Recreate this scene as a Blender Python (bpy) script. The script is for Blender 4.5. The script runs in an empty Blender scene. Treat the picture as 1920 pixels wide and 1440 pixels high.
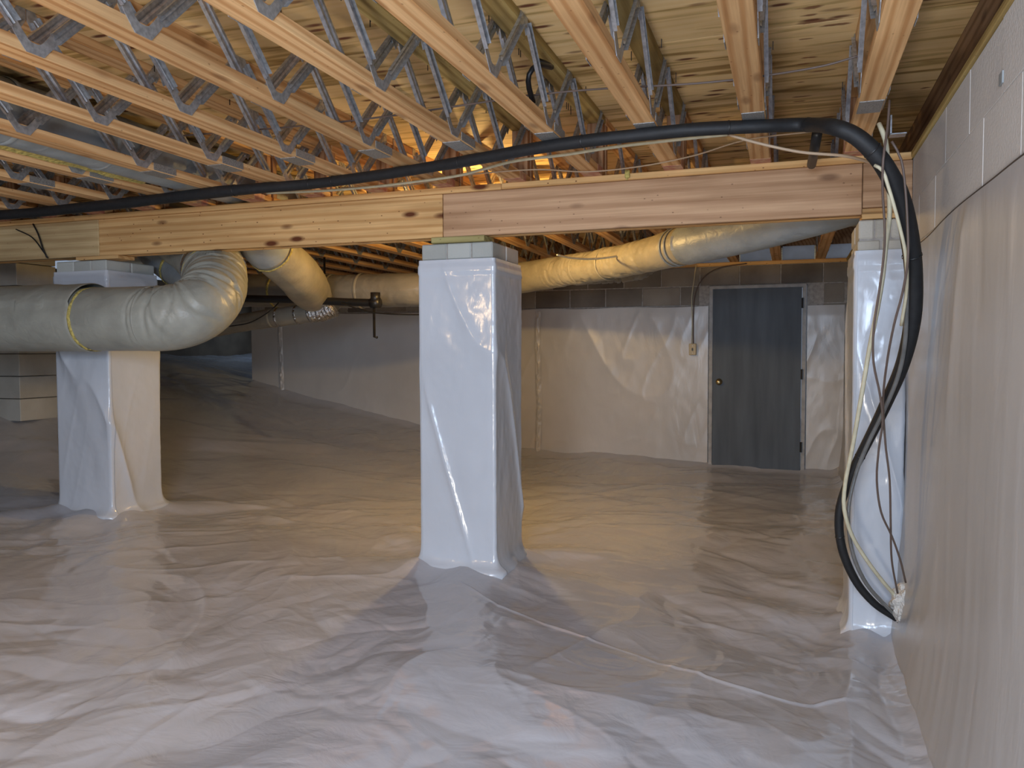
import bpy, bmesh, math, random
import numpy as np
from mathutils import Vector, Matrix

sc = bpy.context.scene
col = sc.collection
random.seed(7)
Z0 = 1.30                      # world height of the camera-level datum (all numbers below are relative to it)

# ------------------------------------------------------------------ camera
F_PX, YAW, PIT, ROL = 1494.5, .3363, .0428, -.0033
fwd = Vector((-math.sin(YAW)*math.cos(PIT), math.cos(YAW)*math.cos(PIT), -math.sin(PIT)))
rt = Vector((math.cos(YAW), math.sin(YAW), 0)); up = rt.cross(fwd)
RT = rt*math.cos(ROL)+up*math.sin(ROL); UP = up*math.cos(ROL)-rt*math.sin(ROL)
cd = bpy.data.cameras.new('camera'); cam = bpy.data.objects.new('camera', cd); col.objects.link(cam)
cd.sensor_width = 36; cd.lens = F_PX/1920*36; cd.clip_start = .02
m = Matrix((RT, UP, -fwd)).transposed().to_4x4(); m.translation = Vector((0, 0, Z0)); cam.matrix_world = m
sc.camera = cam

def at(u, v, x=None, y=None, z=None):
    """point of the photograph (u, v) on a plane x=, y= or z="""
    d = fwd+RT*((u-960)/F_PX)-UP*((v-720)/F_PX)
    t = x/d.x if x is not None else y/d.y if y is not None else z/d.z
    return d*t

# ------------------------------------------------------------------ world and lights
sc.view_settings.view_transform = 'Standard'; sc.view_settings.look = 'None'
sc.view_settings.gamma = 1; sc.view_settings.use_curve_mapping = False
sc.view_settings.exposure = 0.25
w = bpy.data.worlds.new('world'); sc.world = w; w.use_nodes = True
w.node_tree.nodes['Background'].inputs[0].default_value = (.62, .76, 1, 1)
w.node_tree.nodes['Background'].inputs[1].default_value = .35

def lamp(kind, name, loc, energy, color, size=.05, rot=None, size_y=None):
    l = bpy.data.lights.new(name, kind); l.energy = energy; l.color = color
    if kind == 'AREA':
        l.size = size
        if size_y: l.shape = 'RECTANGLE'; l.size_y = size_y
    else: l.shadow_soft_size = size
    o = bpy.data.objects.new(name, l); col.objects.link(o); o.location = Vector(loc)+Vector((0, 0, Z0))
    if rot: o.rotation_euler = rot
    return o
WARM = (1, .60, .22)
lamp('POINT', 'bulb_behind_pier', (-2.05, 5.2, .765), 54, (1, .64, .22), .035)
lamp('POINT', 'bulb_left', (-2.6, .8, .45), 24, (1, .68, .36), .06)
lamp('AREA', 'ceiling_fill', (-.5, -.7, -.85), 34, (1, .93, .84), .35, (math.radians(122), 0, math.radians(4)))  # added fill behind the camera, aimed upward to brighten the ceiling
lamp('AREA', 'daylight_access', (-.2, -1.0, .45), 95, (.60, .76, 1), 1.3, (math.radians(78), 0, math.radians(8)), .7)
lamp('AREA', 'recess_fill', (-7.3, 10.95, .75), 7, (.5, .7, 1), .4, (math.radians(-60), 0, 0), .2)  # added cool fill to brighten the dark recess; no vent opening is built

# ------------------------------------------------------------------ helpers
ORG = {}
def tag(o, label=None, cat=None, group=None, kind=None):
    if label: o['label'] = label
    if cat: o['category'] = cat
    if group: o['group'] = group
    if kind: o['kind'] = kind
    return o
def thing(name, label, cat, org=(0, 0, 0), group=None, kind=None):
    o = bpy.data.objects.new(name, None); col.objects.link(o); o.empty_display_size = .05
    o.location = Vector(org)+Vector((0, 0, Z0)); ORG[o.name] = Vector(org)
    return tag(o, label, cat, group, kind)
def worg(p):
    return ORG[p.name]
def link_mesh(name, me, mat, parent=None, org=None, smooth=False):
    """me is in datum coordinates; moved to the parent's (or its own) origin"""
    o = bpy.data.objects.new(name, me)
    col.objects.link(o)
    base = worg(parent) if parent else Vector(org or (0, 0, 0))
    if parent and org is not None:
        o.location = Vector(org)-base; base = Vector(org)
    me.transform(Matrix.Translation(-base))
    if parent: o.parent = parent
    else: o.location = base+Vector((0, 0, Z0))
    ORG[o.name] = base
    if mat:
        for mm in (mat if isinstance(mat, (list, tuple)) else [mat]): me.materials.append(mm)
    if smooth:
        me.polygons.foreach_set('use_smooth', [True]*len(me.polygons))
    return o
class MB:
    def __init__(s): s.v = []; s.f = []
    def box(s, a, b, bev=0):
        x0, y0, z0 = a; x1, y1, z1 = b; n = len(s.v)
        if bev:
            bm = bmesh.new(); bmesh.ops.create_cube(bm, size=1)
            for v in bm.verts: v.co = Vector(((x0+x1)/2+v.co.x*(x1-x0), (y0+y1)/2+v.co.y*(y1-y0), (z0+z1)/2+v.co.z*(z1-z0)))
            bmesh.ops.bevel(bm, geom=bm.edges[:], offset=bev, segments=1, affect='EDGES')
            for v in bm.verts: s.v.append(v.co.copy())
            for f in bm.faces: s.f.append([n+v.index for v in f.verts])
            bm.free(); return s
        s.v += [Vector(p) for p in [(x0, y0, z0), (x1, y0, z0), (x1, y1, z0), (x0, y1, z0), (x0, y0, z1), (x1, y0, z1), (x1, y1, z1), (x0, y1, z1)]]
        s.f += [[n+i for i in q] for q in [(3, 2, 1, 0), (4, 5, 6, 7), (0, 1, 5, 4), (1, 2, 6, 5), (2, 3, 7, 6), (3, 0, 4, 7)]]
        return s
    def tube(s, pts, r, n=10, cap=True, rf=None):
        pts = [Vector(p) for p in pts]; N = len(pts); base = len(s.v)
        T = [(pts[min(i+1, N-1)]-pts[max(i-1, 0)]).normalized() for i in range(N)]
        a = Vector((0, 0, 1)) if abs(T[0].z) < .9 else Vector((1, 0, 0))
        U = T[0].cross(a).normalized(); L = 0
        for i in range(N):
            U = (U-T[i]*U.dot(T[i])).normalized(); V = T[i].cross(U)
            if i: L += (pts[i]-pts[i-1]).length
            rr = r[i] if isinstance(r, (list, tuple)) else r
            for k in range(n):
                an = 2*math.pi*k/n; q = rr*(rf(L, an, i/(N-1)) if rf else 1)
                s.v.append(pts[i]+U*math.cos(an)*q+V*math.sin(an)*q)
        for i in range(N-1):
            for k in range(n):
                k2 = (k+1) % n
                s.f.append([base+i*n+k, base+i*n+k2, base+(i+1)*n+k2, base+(i+1)*n+k])
        if cap:
            s.f.append([base+k for k in range(n)][::-1]); s.f.append([base+(N-1)*n+k for k in range(n)])
        return s
    def mesh(s, name):
        me = bpy.data.meshes.new(name); me.from_pydata([tuple(v) for v in s.v], [], s.f); me.validate(); return me
    def build(s, name, mat, parent=None, org=None, smooth=False):
        return link_mesh(name, s.mesh(name), mat, parent, org, smooth)
def spline(pts, step=.03):
    """Catmull-Rom through pts, also interpolating any extra components"""
    P = [np.array(p, float) for p in pts]; P = [2*P[0]-P[1]]+P+[2*P[-1]-P[-2]]; out = []
    for i in range(1, len(P)-2):
        n = max(2, int(np.linalg.norm((P[i+1]-P[i])[:3])/step))
        for k in range(n):
            t = k/n; a, b, c, d = P[i-1:i+3]
            out.append(.5*((2*b)+(-a+c)*t+(2*a-5*b+4*c-d)*t*t+(-a+3*b-3*c+d)*t**3))
    out.append(P[-2]); return [Vector(o[:3]) if len(o) == 3 else o for o in out]
_rs = np.random.RandomState(5); _tab = _rs.rand(256, 256)*2-1
def vn(x, y, sd=0):
    x = np.asarray(x, float)+sd*17.31; y = np.asarray(y, float)+sd*9.77
    xi = np.floor(x).astype(int); yi = np.floor(y).astype(int); fx = x-xi; fy = y-yi
    fx = fx*fx*fx*(fx*(fx*6-15)+10); fy = fy*fy*fy*(fy*(fy*6-15)+10)
    g = lambda a, b: _tab[a % 256, b % 256]
    return (g(xi, yi)*(1-fx)+g(xi+1, yi)*fx)*(1-fy)+(g(xi, yi+1)*(1-fx)+g(xi+1, yi+1)*fx)*fy
def grid_mesh(name, P):
    """P: (n, m, 3) array of points"""
    n, mm = P.shape[:2]; me = bpy.data.meshes.new(name)
    me.vertices.add(n*mm); me.vertices.foreach_set('co', P.reshape(-1).astype(np.float32))
    i = np.arange(n*mm).reshape(n, mm)
    q = np.stack([i[:-1, :-1], i[1:, :-1], i[1:, 1:], i[:-1, 1:]], -1).reshape(-1, 4)
    me.loops.add(q.size); me.loops.foreach_set('vertex_index', q.reshape(-1).astype(np.int32))
    me.polygons.add(len(q)); me.polygons.foreach_set('loop_start', (np.arange(len(q))*4).astype(np.int32))
    me.polygons.foreach_set('use_smooth', np.ones(len(q), bool))
    me.update(calc_edges=True); return me

# ------------------------------------------------------------------ materials
def newmat(name):
    mt = bpy.data.materials.new(name); mt.use_nodes = True; nt = mt.node_tree
    return mt, nt, nt.nodes['Principled BSDF']
def N(nt, t, **k):
    n = nt.nodes.new(t)
    for a, b in k.items():
        if a in n.inputs.keys(): n.inputs[a].default_value = b
        else: setattr(n, a, b)
    return n
def coords(nt, scale, rnd=True, rot=(0, 0, 0)):
    tc = N(nt, 'ShaderNodeTexCoord'); mp = N(nt, 'ShaderNodeMapping'); mp.inputs['Scale'].default_value = scale
    mp.inputs['Rotation'].default_value = rot
    if rnd:
        oi = N(nt, 'ShaderNodeObjectInfo'); ad = N(nt, 'ShaderNodeVectorMath', operation='MULTIPLY_ADD')
        cx = N(nt, 'ShaderNodeCombineXYZ')
        for i in range(3): nt.links.new(oi.outputs['Random'], cx.inputs[i])
        ad.inputs[1].default_value = (7.3, 3.1, 5.7)
        nt.links.new(cx.outputs[0], ad.inputs[0]); nt.links.new(tc.outputs['Object'], ad.inputs[2])
        nt.links.new(ad.outputs[0], mp.inputs[0])
    else: nt.links.new(tc.outputs['Object'], mp.inputs[0])
    return mp
def ramp(nt, fac, stops):
    r = N(nt, 'ShaderNodeValToRGB'); el = r.color_ramp.elements
    while len(el) < len(stops): el.new(.5)
    for e, (p, c) in zip(el, stops): e.position = p; e.color = (*c, 1) if len(c) == 3 else c
    nt.links.new(fac, r.inputs[0]); return r
def mix(nt, a, b, fac, mode='MIX'):
    n = nt.nodes.new('ShaderNodeMix'); n.data_type = 'RGBA'; n.blend_type = mode
    for k, vv in ((0, fac), (6, a), (7, b)):
        if hasattr(vv, 'links') or isinstance(vv, bpy.types.NodeSocket): nt.links.new(vv, n.inputs[k])
        else: n.inputs[k].default_value = vv if k == 0 else (*vv, 1)
    return n.outputs[2]
def bump(nt, bs, h, st, dist=.01):
    b = N(nt, 'ShaderNodeBump'); b.inputs['Strength'].default_value = st; b.inputs['Distance'].default_value = dist
    nt.links.new(h, b.inputs['Height']); nt.links.new(b.outputs[0], bs.inputs['Normal']); return b
def wood(name, axis, c0, c1, c2, knots=.5, rough=.72, ring=9, dirt=.25, hue=.12):
    """axis: grain direction x/y/z"""
    mt, nt, bs = newmat(name)
    ax = 'xyz'.index(axis)
    s = [ring]*3; s[ax] = ring*.055
    mp = coords(nt, s)
    wv = N(nt, 'ShaderNodeTexWave', wave_type='RINGS', rings_direction='SPHERICAL'); wv.inputs['Scale'].default_value = 1.1
    wv.inputs['Distortion'].default_value = 5; wv.inputs['Detail'].default_value = 3; wv.inputs['Detail Scale'].default_value = .8
    nt.links.new(mp.outputs[0], wv.inputs[0])
    s2 = [160]*3; s2[ax] = 3; mp2 = coords(nt, s2)
    n2 = N(nt, 'ShaderNodeTexNoise'); n2.inputs['Scale'].default_value = 1; n2.inputs['Detail'].default_value = 3
    nt.links.new(mp2.outputs[0], n2.inputs[0])
    r1 = ramp(nt, wv.outputs['Color'], [(0, c1), (.55, c0), (1, c0)])
    r2 = ramp(nt, n2.outputs[0], [(.3, (.72, .66, .6)), (.65, (1, 1, 1))])
    c = mix(nt, r1.outputs[0], r2.outputs[0], .55, 'MULTIPLY')
    # broad mottle
    mp3 = coords(nt, [3]*3 if 0 else [(1.2 if i == ax else 7) for i in range(3)])
    n3 = N(nt, 'ShaderNodeTexNoise'); n3.inputs['Scale'].default_value = 1; n3.inputs['Detail'].default_value = 4
    nt.links.new(mp3.outputs[0], n3.inputs[0])
    r3 = ramp(nt, n3.outputs[0], [(.35, (1-dirt, 1-dirt*1.15, 1-dirt*1.3)), (.6, (1, 1, 1))])
    c = mix(nt, c, r3.outputs[0], 1.0, 'MULTIPLY')
    # knots
    s4 = [9]*3; s4[ax] = 3.2; mp4 = coords(nt, s4)
    vo = N(nt, 'ShaderNodeTexVoronoi'); vo.inputs['Scale'].default_value = 1; vo.inputs['Randomness'].default_value = 1
    nt.links.new(mp4.outputs[0], vo.inputs[0])
    kr = ramp(nt, vo.outputs['Distance'], [(.09, (1, 1, 1)), (.20, (0, 0, 0))])
    km = N(nt, 'ShaderNodeMath', operation='MULTIPLY'); km.inputs[1].default_value = knots
    nt.links.new(kr.outputs[0], km.inputs[0])
    c = mix(nt, c, c2, km.outputs[0])
    s5 = [26]*3; s5[ax] = 16; mp5 = coords(nt, s5)
    v5 = N(nt, 'ShaderNodeTexVoronoi'); v5.inputs['Scale'].default_value = 1; nt.links.new(mp5.outputs[0], v5.inputs[0])
    k5 = ramp(nt, v5.outputs['Distance'], [(.05, (1, 1, 1)), (.10, (0, 0, 0))]); m5 = N(nt, 'ShaderNodeMath', operation='MULTIPLY'); m5.inputs[1].default_value = knots
    nt.links.new(k5.outputs[0], m5.inputs[0]); c = mix(nt, c, c2, m5.outputs[0])
    oi = N(nt, 'ShaderNodeObjectInfo'); hs = N(nt, 'ShaderNodeHueSaturation')
    mr = N(nt, 'ShaderNodeMapRange'); mr.inputs[3].default_value = 1-hue; mr.inputs[4].default_value = 1+hue*.8
    nt.links.new(oi.outputs['Random'], mr.inputs[0]); nt.links.new(mr.outputs[0], hs.inputs['Value'])
    nt.links.new(c, hs.inputs['Color'])
    nt.links.new(hs.outputs[0], bs.inputs['Base Color']); bs.inputs['Roughness'].default_value = rough
    bs.inputs['Specular IOR Level'].default_value = .25
    bump(nt, bs, n2.outputs[0], .15, .003); return mt
PINE_Y = wood('pine_chord', 'y', (.80, .51, .25), (.60, .32, .13), (.16, .06, .02))
PINE_Z = wood('pine_post', 'z', (.50, .29, .16), (.36, .17, .08), (.12, .05, .02))
PINE_X = wood('pine_board', 'x', (.82, .53, .24), (.66, .38, .15), (.12, .035, .012), knots=1, ring=7)
FIR_X = wood('fir_board', 'x', (.56, .36, .215), (.44, .265, .15), (.14, .07, .04), knots=.7, ring=5)
PALE_X = wood('pale_board', 'x', (.72, .55, .30), (.60, .43, .22), (.20, .09, .03), knots=.35, ring=6)
TREAT_Y = wood('treated_chord', 'y', (.52, .40, .16), (.36, .26, .09), (.09, .05, .02), dirt=.35)
TREAT_X = wood('treated_plate', 'x', (.42, .38, .17), (.30, .27, .11), (.1, .06, .02))
DARK_Y = wood('weathered_sill', 'y', (.34, .22, .13), (.22, .13, .07), (.06, .03, .02), dirt=.5)

def plain(name, c, rough=.6, metal=0, spec=.5, nz=0, nscale=20, bmp=0, bd=.004, c2=None, stretch=(1, 1, 1)):
    mt, nt, bs = newmat(name)
    bs.inputs['Base Color'].default_value = (*c, 1); bs.inputs['Roughness'].default_value = rough
    bs.inputs['Metallic'].default_value = metal; bs.inputs['Specular IOR Level'].default_value = spec
    if nz or bmp:
        mp = coords(nt, [nscale*q for q in stretch]); n = N(nt, 'ShaderNodeTexNoise'); n.inputs['Scale'].default_value = 1
        n.inputs['Detail'].default_value = 5; nt.links.new(mp.outputs[0], n.inputs[0])
        if nz:
            c2 = c2 or tuple(q*(1-nz) for q in c)
            r = ramp(nt, n.outputs[0], [(.35, c2), (.62, c)]); nt.links.new(r.outputs[0], bs.inputs['Base Color'])
        if bmp: bump(nt, bs, n.outputs[0], bmp, bd)
    return mt
def film(name, c, rough, bscale=(9, 9, 9), bstr=.5, bd=.02, coat=.0, fine=.25):
    mt, nt, bs = newmat(name)
    mp = coords(nt, bscale, rnd=False); n = N(nt, 'ShaderNodeTexNoise'); n.inputs['Scale'].default_value = 1
    n.inputs['Detail'].default_value = 4; n.inputs['Roughness'].default_value = .55; n.inputs['Distortion'].default_value = 1.2
    nt.links.new(mp.outputs[0], n.inputs[0])
    b = bump(nt, bs, n.outputs[0], bstr, bd)
    mp2 = coords(nt, [q*5 for q in bscale], rnd=False); n2 = N(nt, 'ShaderNodeTexNoise'); n2.inputs['Scale'].default_value = 1
    n2.inputs['Detail'].default_value = 2; nt.links.new(mp2.outputs[0], n2.inputs[0])
    b2 = N(nt, 'ShaderNodeBump'); b2.inputs['Strength'].default_value = fine; b2.inputs['Distance'].default_value = .003
    nt.links.new(n2.outputs[0], b2.inputs['Height']); nt.links.new(b.outputs[0], b2.inputs['Normal'])
    nt.links.new(b2.outputs[0], bs.inputs['Normal'])
    mp3 = coords(nt, (1.3, 1.3, 1.3), rnd=False); n3 = N(nt, 'ShaderNodeTexNoise'); n3.inputs['Detail'].default_value = 3
    n3.inputs['Scale'].default_value = 1; nt.links.new(mp3.outputs[0], n3.inputs[0])
    r = ramp(nt, n3.outputs[0], [(.35, tuple(q*.9 for q in c)), (.6, c)]); nt.links.new(r.outputs[0], bs.inputs['Base Color'])
    bs.inputs['Roughness'].default_value = rough; bs.inputs['Specular IOR Level'].default_value = .55
    return mt
FLOORFILM = film('floor_liner_film', (.475, .49, .54), .12, (6, 8, 6), .22, .018, fine=.10)
WALLFILM = film('wall_liner_film', (.46, .46, .465), .36, (5, 5, 1.6), .22, .015, fine=.15)
BACKFILM = film('back_liner_film', (.58, .57, .56), .30, (5, 5, 2.), .22, .015, fine=.12)
PIERFILM = film('pier_wrap_film', (.585, .63, .70), .17, (10, 10, 4), .14, .010, fine=.16)
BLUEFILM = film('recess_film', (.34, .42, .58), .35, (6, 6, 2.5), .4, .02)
METAL = plain('galvanised_steel', (.47, .49, .52), .34, .6, nz=.35, nscale=60, bmp=.1)
PLATE = plain('toothed_plate', (.42, .42, .41), .5, .5, nz=.5, nscale=240, bmp=.8, bd=.003)
BLACKFOAM = plain('black_foam', (.012, .013, .015), .62, nz=.3, nscale=40, bmp=.3)
BLACK = plain('black_plastic', (.012, .012, .013), .4)
BROWNWIRE = plain('brown_wire', (.12, .085, .07), .5)
CREAM = plain('cream_cable', (.62, .58, .42), .45, nz=.15, nscale=30)
TAN = plain('tan_cable', (.45, .33, .22), .5)
TUBE = plain('grey_tubing', (.30, .31, .31), .12, .55, nz=.3, nscale=12)
def duct_mat(name, c, rough=.42):
    mt, nt, bs = newmat(name)
    mp = coords(nt, (5, 5, 5)); n = N(nt, 'ShaderNodeTexNoise'); n.inputs['Scale'].default_value = 1; n.inputs['Detail'].default_value = 5
    nt.links.new(mp.outputs[0], n.inputs[0])
    r = ramp(nt, n.outputs[0], [(.3, tuple(q*.72 for q in c)), (.6, c)]); nt.links.new(r.outputs[0], bs.inputs['Base Color'])
    mp2 = coords(nt, (17, 17, 17)); n2 = N(nt, 'ShaderNodeTexNoise'); n2.inputs['Scale'].default_value = 1; n2.inputs['Detail'].default_value = 3
    n2.inputs['Distortion'].default_value = .8; nt.links.new(mp2.outputs[0], n2.inputs[0])
    bump(nt, bs, n2.outputs[0], .35, .012); bs.inputs['Roughness'].default_value = rough; return mt
DUCT = duct_mat('duct_jacket', (.35, .36, .32))
DUCTPALE = duct_mat('duct_jacket_pale', (.31, .345, .36))
DUCTTAN = duct_mat('duct_jacket_tan', (.38, .345, .26))
DUCTDARK = duct_mat('duct_jacket_dark', (.26, .24, .20), .32)
FOIL = plain('foil', (.6, .6, .6), .22, 1, nz=.3, nscale=40, bmp=1, bd=.02)
YELLOW = plain('yellow_insulation', (.62, .52, .16), .95, nz=.45, nscale=60, bmp=1, bd=.01)
SEALANT = plain('sealant', (.72, .70, .66), .45, nz=.1, nscale=60, bmp=1, bd=.02)
BLUEFOAM = plain('blue_foam_board', (.62, .74, .95), .6, nz=.3, nscale=9)
_nt = BLUEFOAM.node_tree; _bs = _nt.nodes['Principled BSDF']; _tr = N(_nt, 'ShaderNodeBsdfTranslucent'); _mx = N(_nt, 'ShaderNodeMixShader'); _mx.inputs[0].default_value = .65
_tr.inputs[0].default_value = (.95, .95, .95, 1); _nt.links.new(_bs.outputs[0], _mx.inputs[1]); _nt.links.new(_tr.outputs[0], _mx.inputs[2])
_nt.links.new(_mx.outputs[0], [n for n in _nt.nodes if n.type == 'OUTPUT_MATERIAL'][0].inputs[0])
MORTAR = plain('mortar', (.42, .40, .38), .9, nz=.3, nscale=30, bmp=.5)
MORTARL = plain('painted_mortar', (.50, .485, .46), .9, nz=.1, nscale=30, bmp=.3)
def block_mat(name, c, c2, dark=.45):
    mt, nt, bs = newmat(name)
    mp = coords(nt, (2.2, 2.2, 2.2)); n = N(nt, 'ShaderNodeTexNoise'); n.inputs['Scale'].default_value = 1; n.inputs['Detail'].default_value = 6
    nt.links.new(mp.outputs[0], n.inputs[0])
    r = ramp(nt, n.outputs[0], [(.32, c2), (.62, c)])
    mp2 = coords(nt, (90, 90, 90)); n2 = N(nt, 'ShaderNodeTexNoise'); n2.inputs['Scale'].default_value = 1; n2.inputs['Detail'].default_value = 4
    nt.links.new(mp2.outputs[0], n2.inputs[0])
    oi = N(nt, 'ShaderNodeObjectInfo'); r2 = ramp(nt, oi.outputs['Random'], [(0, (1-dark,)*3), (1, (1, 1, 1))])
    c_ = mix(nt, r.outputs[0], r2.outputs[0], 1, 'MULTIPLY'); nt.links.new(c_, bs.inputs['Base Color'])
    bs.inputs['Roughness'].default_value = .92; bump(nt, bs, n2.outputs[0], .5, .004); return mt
BLOCK = block_mat('concrete_block_grey', (.33, .30, .26), (.20, .17, .145), .35)
BLOCKR = block_mat('concrete_block_painted', (.60, .58, .55), (.52, .50, .48), .04)
BLOCKP = block_mat('pier_block', (.52, .55, .53), (.40, .42, .40), .1)
BLOCKL = block_mat('pier_block_light', (.56, .54, .48), (.40, .38, .33), .1)
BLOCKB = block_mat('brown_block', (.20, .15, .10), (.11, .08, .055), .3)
KNOTS = [(1522, 14, .055, .014), (1518, 28, .04, .010), (1535, 40, .09, .018), (1568, 46, .07, .014), (1512, 73, .03, .008), (1515, 108, .045, .012), (1510, 119, .03, .008),
         (1520, 128, .06, .013), (1540, 133, .07, .012), (1503, 154, .025, .008), (1505, 181, .05, .012), (1500, 190, .04, .010), (1170, 93, .03, .012), (1357, 72, .03, .012),
         (1372, 153, .03, .012), (1236, 211, .03, .010), (1358, 220, .04, .010), (1378, 270, .04, .010), (1385, 283, .04, .010), (1380, 295, .04, .010), (1735, 165, .03, .012)]
def ply_mat():
    mt, nt, bs = newmat('plywood')
    mp = coords(nt, (1.1, 13, 1)); n = N(nt, 'ShaderNodeTexNoise'); n.inputs['Scale'].default_value = 1; n.inputs['Detail'].default_value = 6
    n.inputs['Distortion'].default_value = 1.4; nt.links.new(mp.outputs[0], n.inputs[0])
    r = ramp(nt, n.outputs[0], [(.26, (.30, .17, .06)), (.40, (.55, .38, .15)), (.50, (.84, .60, .29)), (.72, (.90, .68, .37))])
    mpb = coords(nt, (.8, 1.4, 1)); nb = N(nt, 'ShaderNodeTexNoise'); nb.inputs['Scale'].default_value = 1; nb.inputs['Detail'].default_value = 3
    nt.links.new(mpb.outputs[0], nb.inputs[0]); rb = ramp(nt, nb.outputs[0], [(.35, (.66, .62, .56)), (.6, (1, 1, 1))])
    c = mix(nt, r.outputs[0], rb.outputs[0], 1, 'MULTIPLY')
    mp4 = coords(nt, (3.6, 12, 1)); vo = N(nt, 'ShaderNodeTexVoronoi', voronoi_dimensions='2D'); vo.inputs['Scale'].default_value = 1
    nt.links.new(mp4.outputs[0], vo.inputs[0])
    kr = ramp(nt, vo.outputs['Distance'], [(.08, (1, 1, 1)), (.20, (0, 0, 0))])
    mpk = coords(nt, (2.4, .7, 1)); nk = N(nt, 'ShaderNodeTexNoise'); nk.inputs['Scale'].default_value = 1
    nt.links.new(mpk.outputs[0], nk.inputs[0]); rk = ramp(nt, nk.outputs[0], [(.48, (0, 0, 0)), (.56, (1, 1, 1))])
    km = N(nt, 'ShaderNodeMath', operation='MULTIPLY'); nt.links.new(kr.outputs[0], km.inputs[0]); nt.links.new(rk.outputs[0], km.inputs[1])
    c = mix(nt, c, (.16, .06, .03), km.outputs[0])
    # the darker knots over the two right-hand bays, at their own places on the sheets
    ge = N(nt, 'ShaderNodeNewGeometry'); nz = N(nt, 'ShaderNodeTexNoise'); nz.inputs['Scale'].default_value = 22
    ad = N(nt, 'ShaderNodeVectorMath', operation='MULTIPLY_ADD'); ad.inputs[1].default_value = (.06, .02, 0); nt.links.new(ge.outputs['Position'], nz.inputs[0])
    nt.links.new(nz.outputs['Color'], ad.inputs[0]); nt.links.new(ge.outputs['Position'], ad.inputs[2]); prev = None
    for (u, v, a, b) in KNOTS:
        q = at(u, v, z=1.194)
        sb = N(nt, 'ShaderNodeVectorMath', operation='SUBTRACT'); sb.inputs[1].default_value = (q.x+.03, q.y+.01, 1.194+Z0); nt.links.new(ad.outputs[0], sb.inputs[0])
        ml = N(nt, 'ShaderNodeVectorMath', operation='MULTIPLY'); ml.inputs[1].default_value = (1/a, 1/b, 1); nt.links.new(sb.outputs[0], ml.inputs[0])
        le = N(nt, 'ShaderNodeVectorMath', operation='LENGTH'); nt.links.new(ml.outputs[0], le.inputs[0])
        if prev is None: prev = le.outputs['Value']
        else:
            mn = N(nt, 'ShaderNodeMath', operation='MINIMUM'); nt.links.new(prev, mn.inputs[0]); nt.links.new(le.outputs['Value'], mn.inputs[1]); prev = mn.outputs[0]
    rk2 = ramp(nt, prev, [(.55, (.85, .85, .85)), (1.0, (0, 0, 0))]); c = mix(nt, c, (.20, .075, .035), rk2.outputs[0])
    nt.links.new(c, bs.inputs['Base Color']); bs.inputs['Roughness'].default_value = .7
    bs.inputs['Specular IOR Level'].default_value = .2; bump(nt, bs, n.outputs[0], .15, .004); return mt
PLY = ply_mat()
def door_mat():
    mt, nt, bs = newmat('slate_door_paint')
    mp = coords(nt, (9, 9, 1.1)); n = N(nt, 'ShaderNodeTexNoise'); n.inputs['Scale'].default_value = 1; n.inputs['Detail'].default_value = 5
    nt.links.new(mp.outputs[0], n.inputs[0])
    r = ramp(nt, n.outputs[0], [(.30, (.060, .074, .092)), (.72, (.105, .130, .160))]); nt.links.new(r.outputs[0], bs.inputs['Base Color'])
    bs.inputs['Roughness'].default_value = .62; return mt
DOOR = door_mat()
FRAME = plain('door_frame_paint', (.42, .42, .42), .6, nz=.25, nscale=14)
BRASS = plain('brass', (.42, .33, .17), .3, .9)
REDEND = plain('red_end_paint', (.42, .16, .12), .7, nz=.5, nscale=30, c2=(.55, .36, .22))
IVORY = plain('ivory_plate', (.50, .42, .27), .5)
STAINBAND = plain('dark_stain', (.07, .05, .035), .8)

# ------------------------------------------------------------------ floor shape
CP = np.array([(-1.9, 4, -1.20), (-1.5, 4, -1.225), (-4.15, 4, -1.10), (-4.6, 4, -1.07), (.3, 4, -1.345), (.5, 3, -1.37),
      (-.75, 8.4, -1.24), (.15, 8.4, -1.22), (-1.8, 8.4, -1.175), (-2.9, 8.4, -1.13), (-4.06, 8.4, -.89), (-6.4, 8.4, -.43),
      (-8.2, 10.5, -.10), (-6.4, 11, -.1), (-.5, 1.5, -1.30), (-2, 1.5, -1.25), (-4, 2, -1.14), (-6, 4, -.92), (-7.5, 5.2, -.35), (-7.6, 8, -.12),
      (-.5, 0, -1.30), (-5, 0, -1.14), (.5, 6, -1.30), (-2.5, 6, -1.19), (-4.5, 6, -1.0), (-7.8, 2.5, -.75)], float)
def _tps(d2): return np.where(d2 > 1e-12, .5*d2*np.log(np.maximum(d2, 1e-12)), 0)
def _fit():
    n = len(CP); A = np.zeros((n+3, n+3)); d2 = ((CP[:, None, :2]-CP[None, :, :2])**2).sum(-1)
    A[:n, :n] = _tps(d2)+np.eye(n)*.08; A[:n, n] = 1; A[:n, n+1:] = CP[:, :2]; A[n:, :n] = A[:n, n:].T
    return np.linalg.solve(A, np.r_[CP[:, 2], 0, 0, 0])
_w = _fit()
def floor_base(x, y):
    x = np.asarray(x, float); y = np.asarray(y, float); n = len(CP)
    z = _w[n]+_w[n+1]*x+_w[n+2]*y
    for i in range(n): z = z+_w[i]*_tps((x-CP[i, 0])**2+(y-CP[i, 1])**2)
    return z
PIERS = [(-1.94, -1.49, 4.0, 4.42), (-4.60, -4.145, 4.0, 4.42)]       # x0, x1, y0, y1
_sm = spline([tuple(at(u, v, z=-1.27)) for u, v in [(850, 1112), (930, 1143), (1010, 1168), (1100, 1190), (1190, 1216), (1280, 1245), (1380, 1274), (1490, 1291), (1570, 1284), (1640, 1282)]])
SEAM = np.array([(p.x, p.y) for p in _sm])
def ridged(n, p=2.2): return np.maximum(1-np.abs(n), 0)**p
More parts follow.
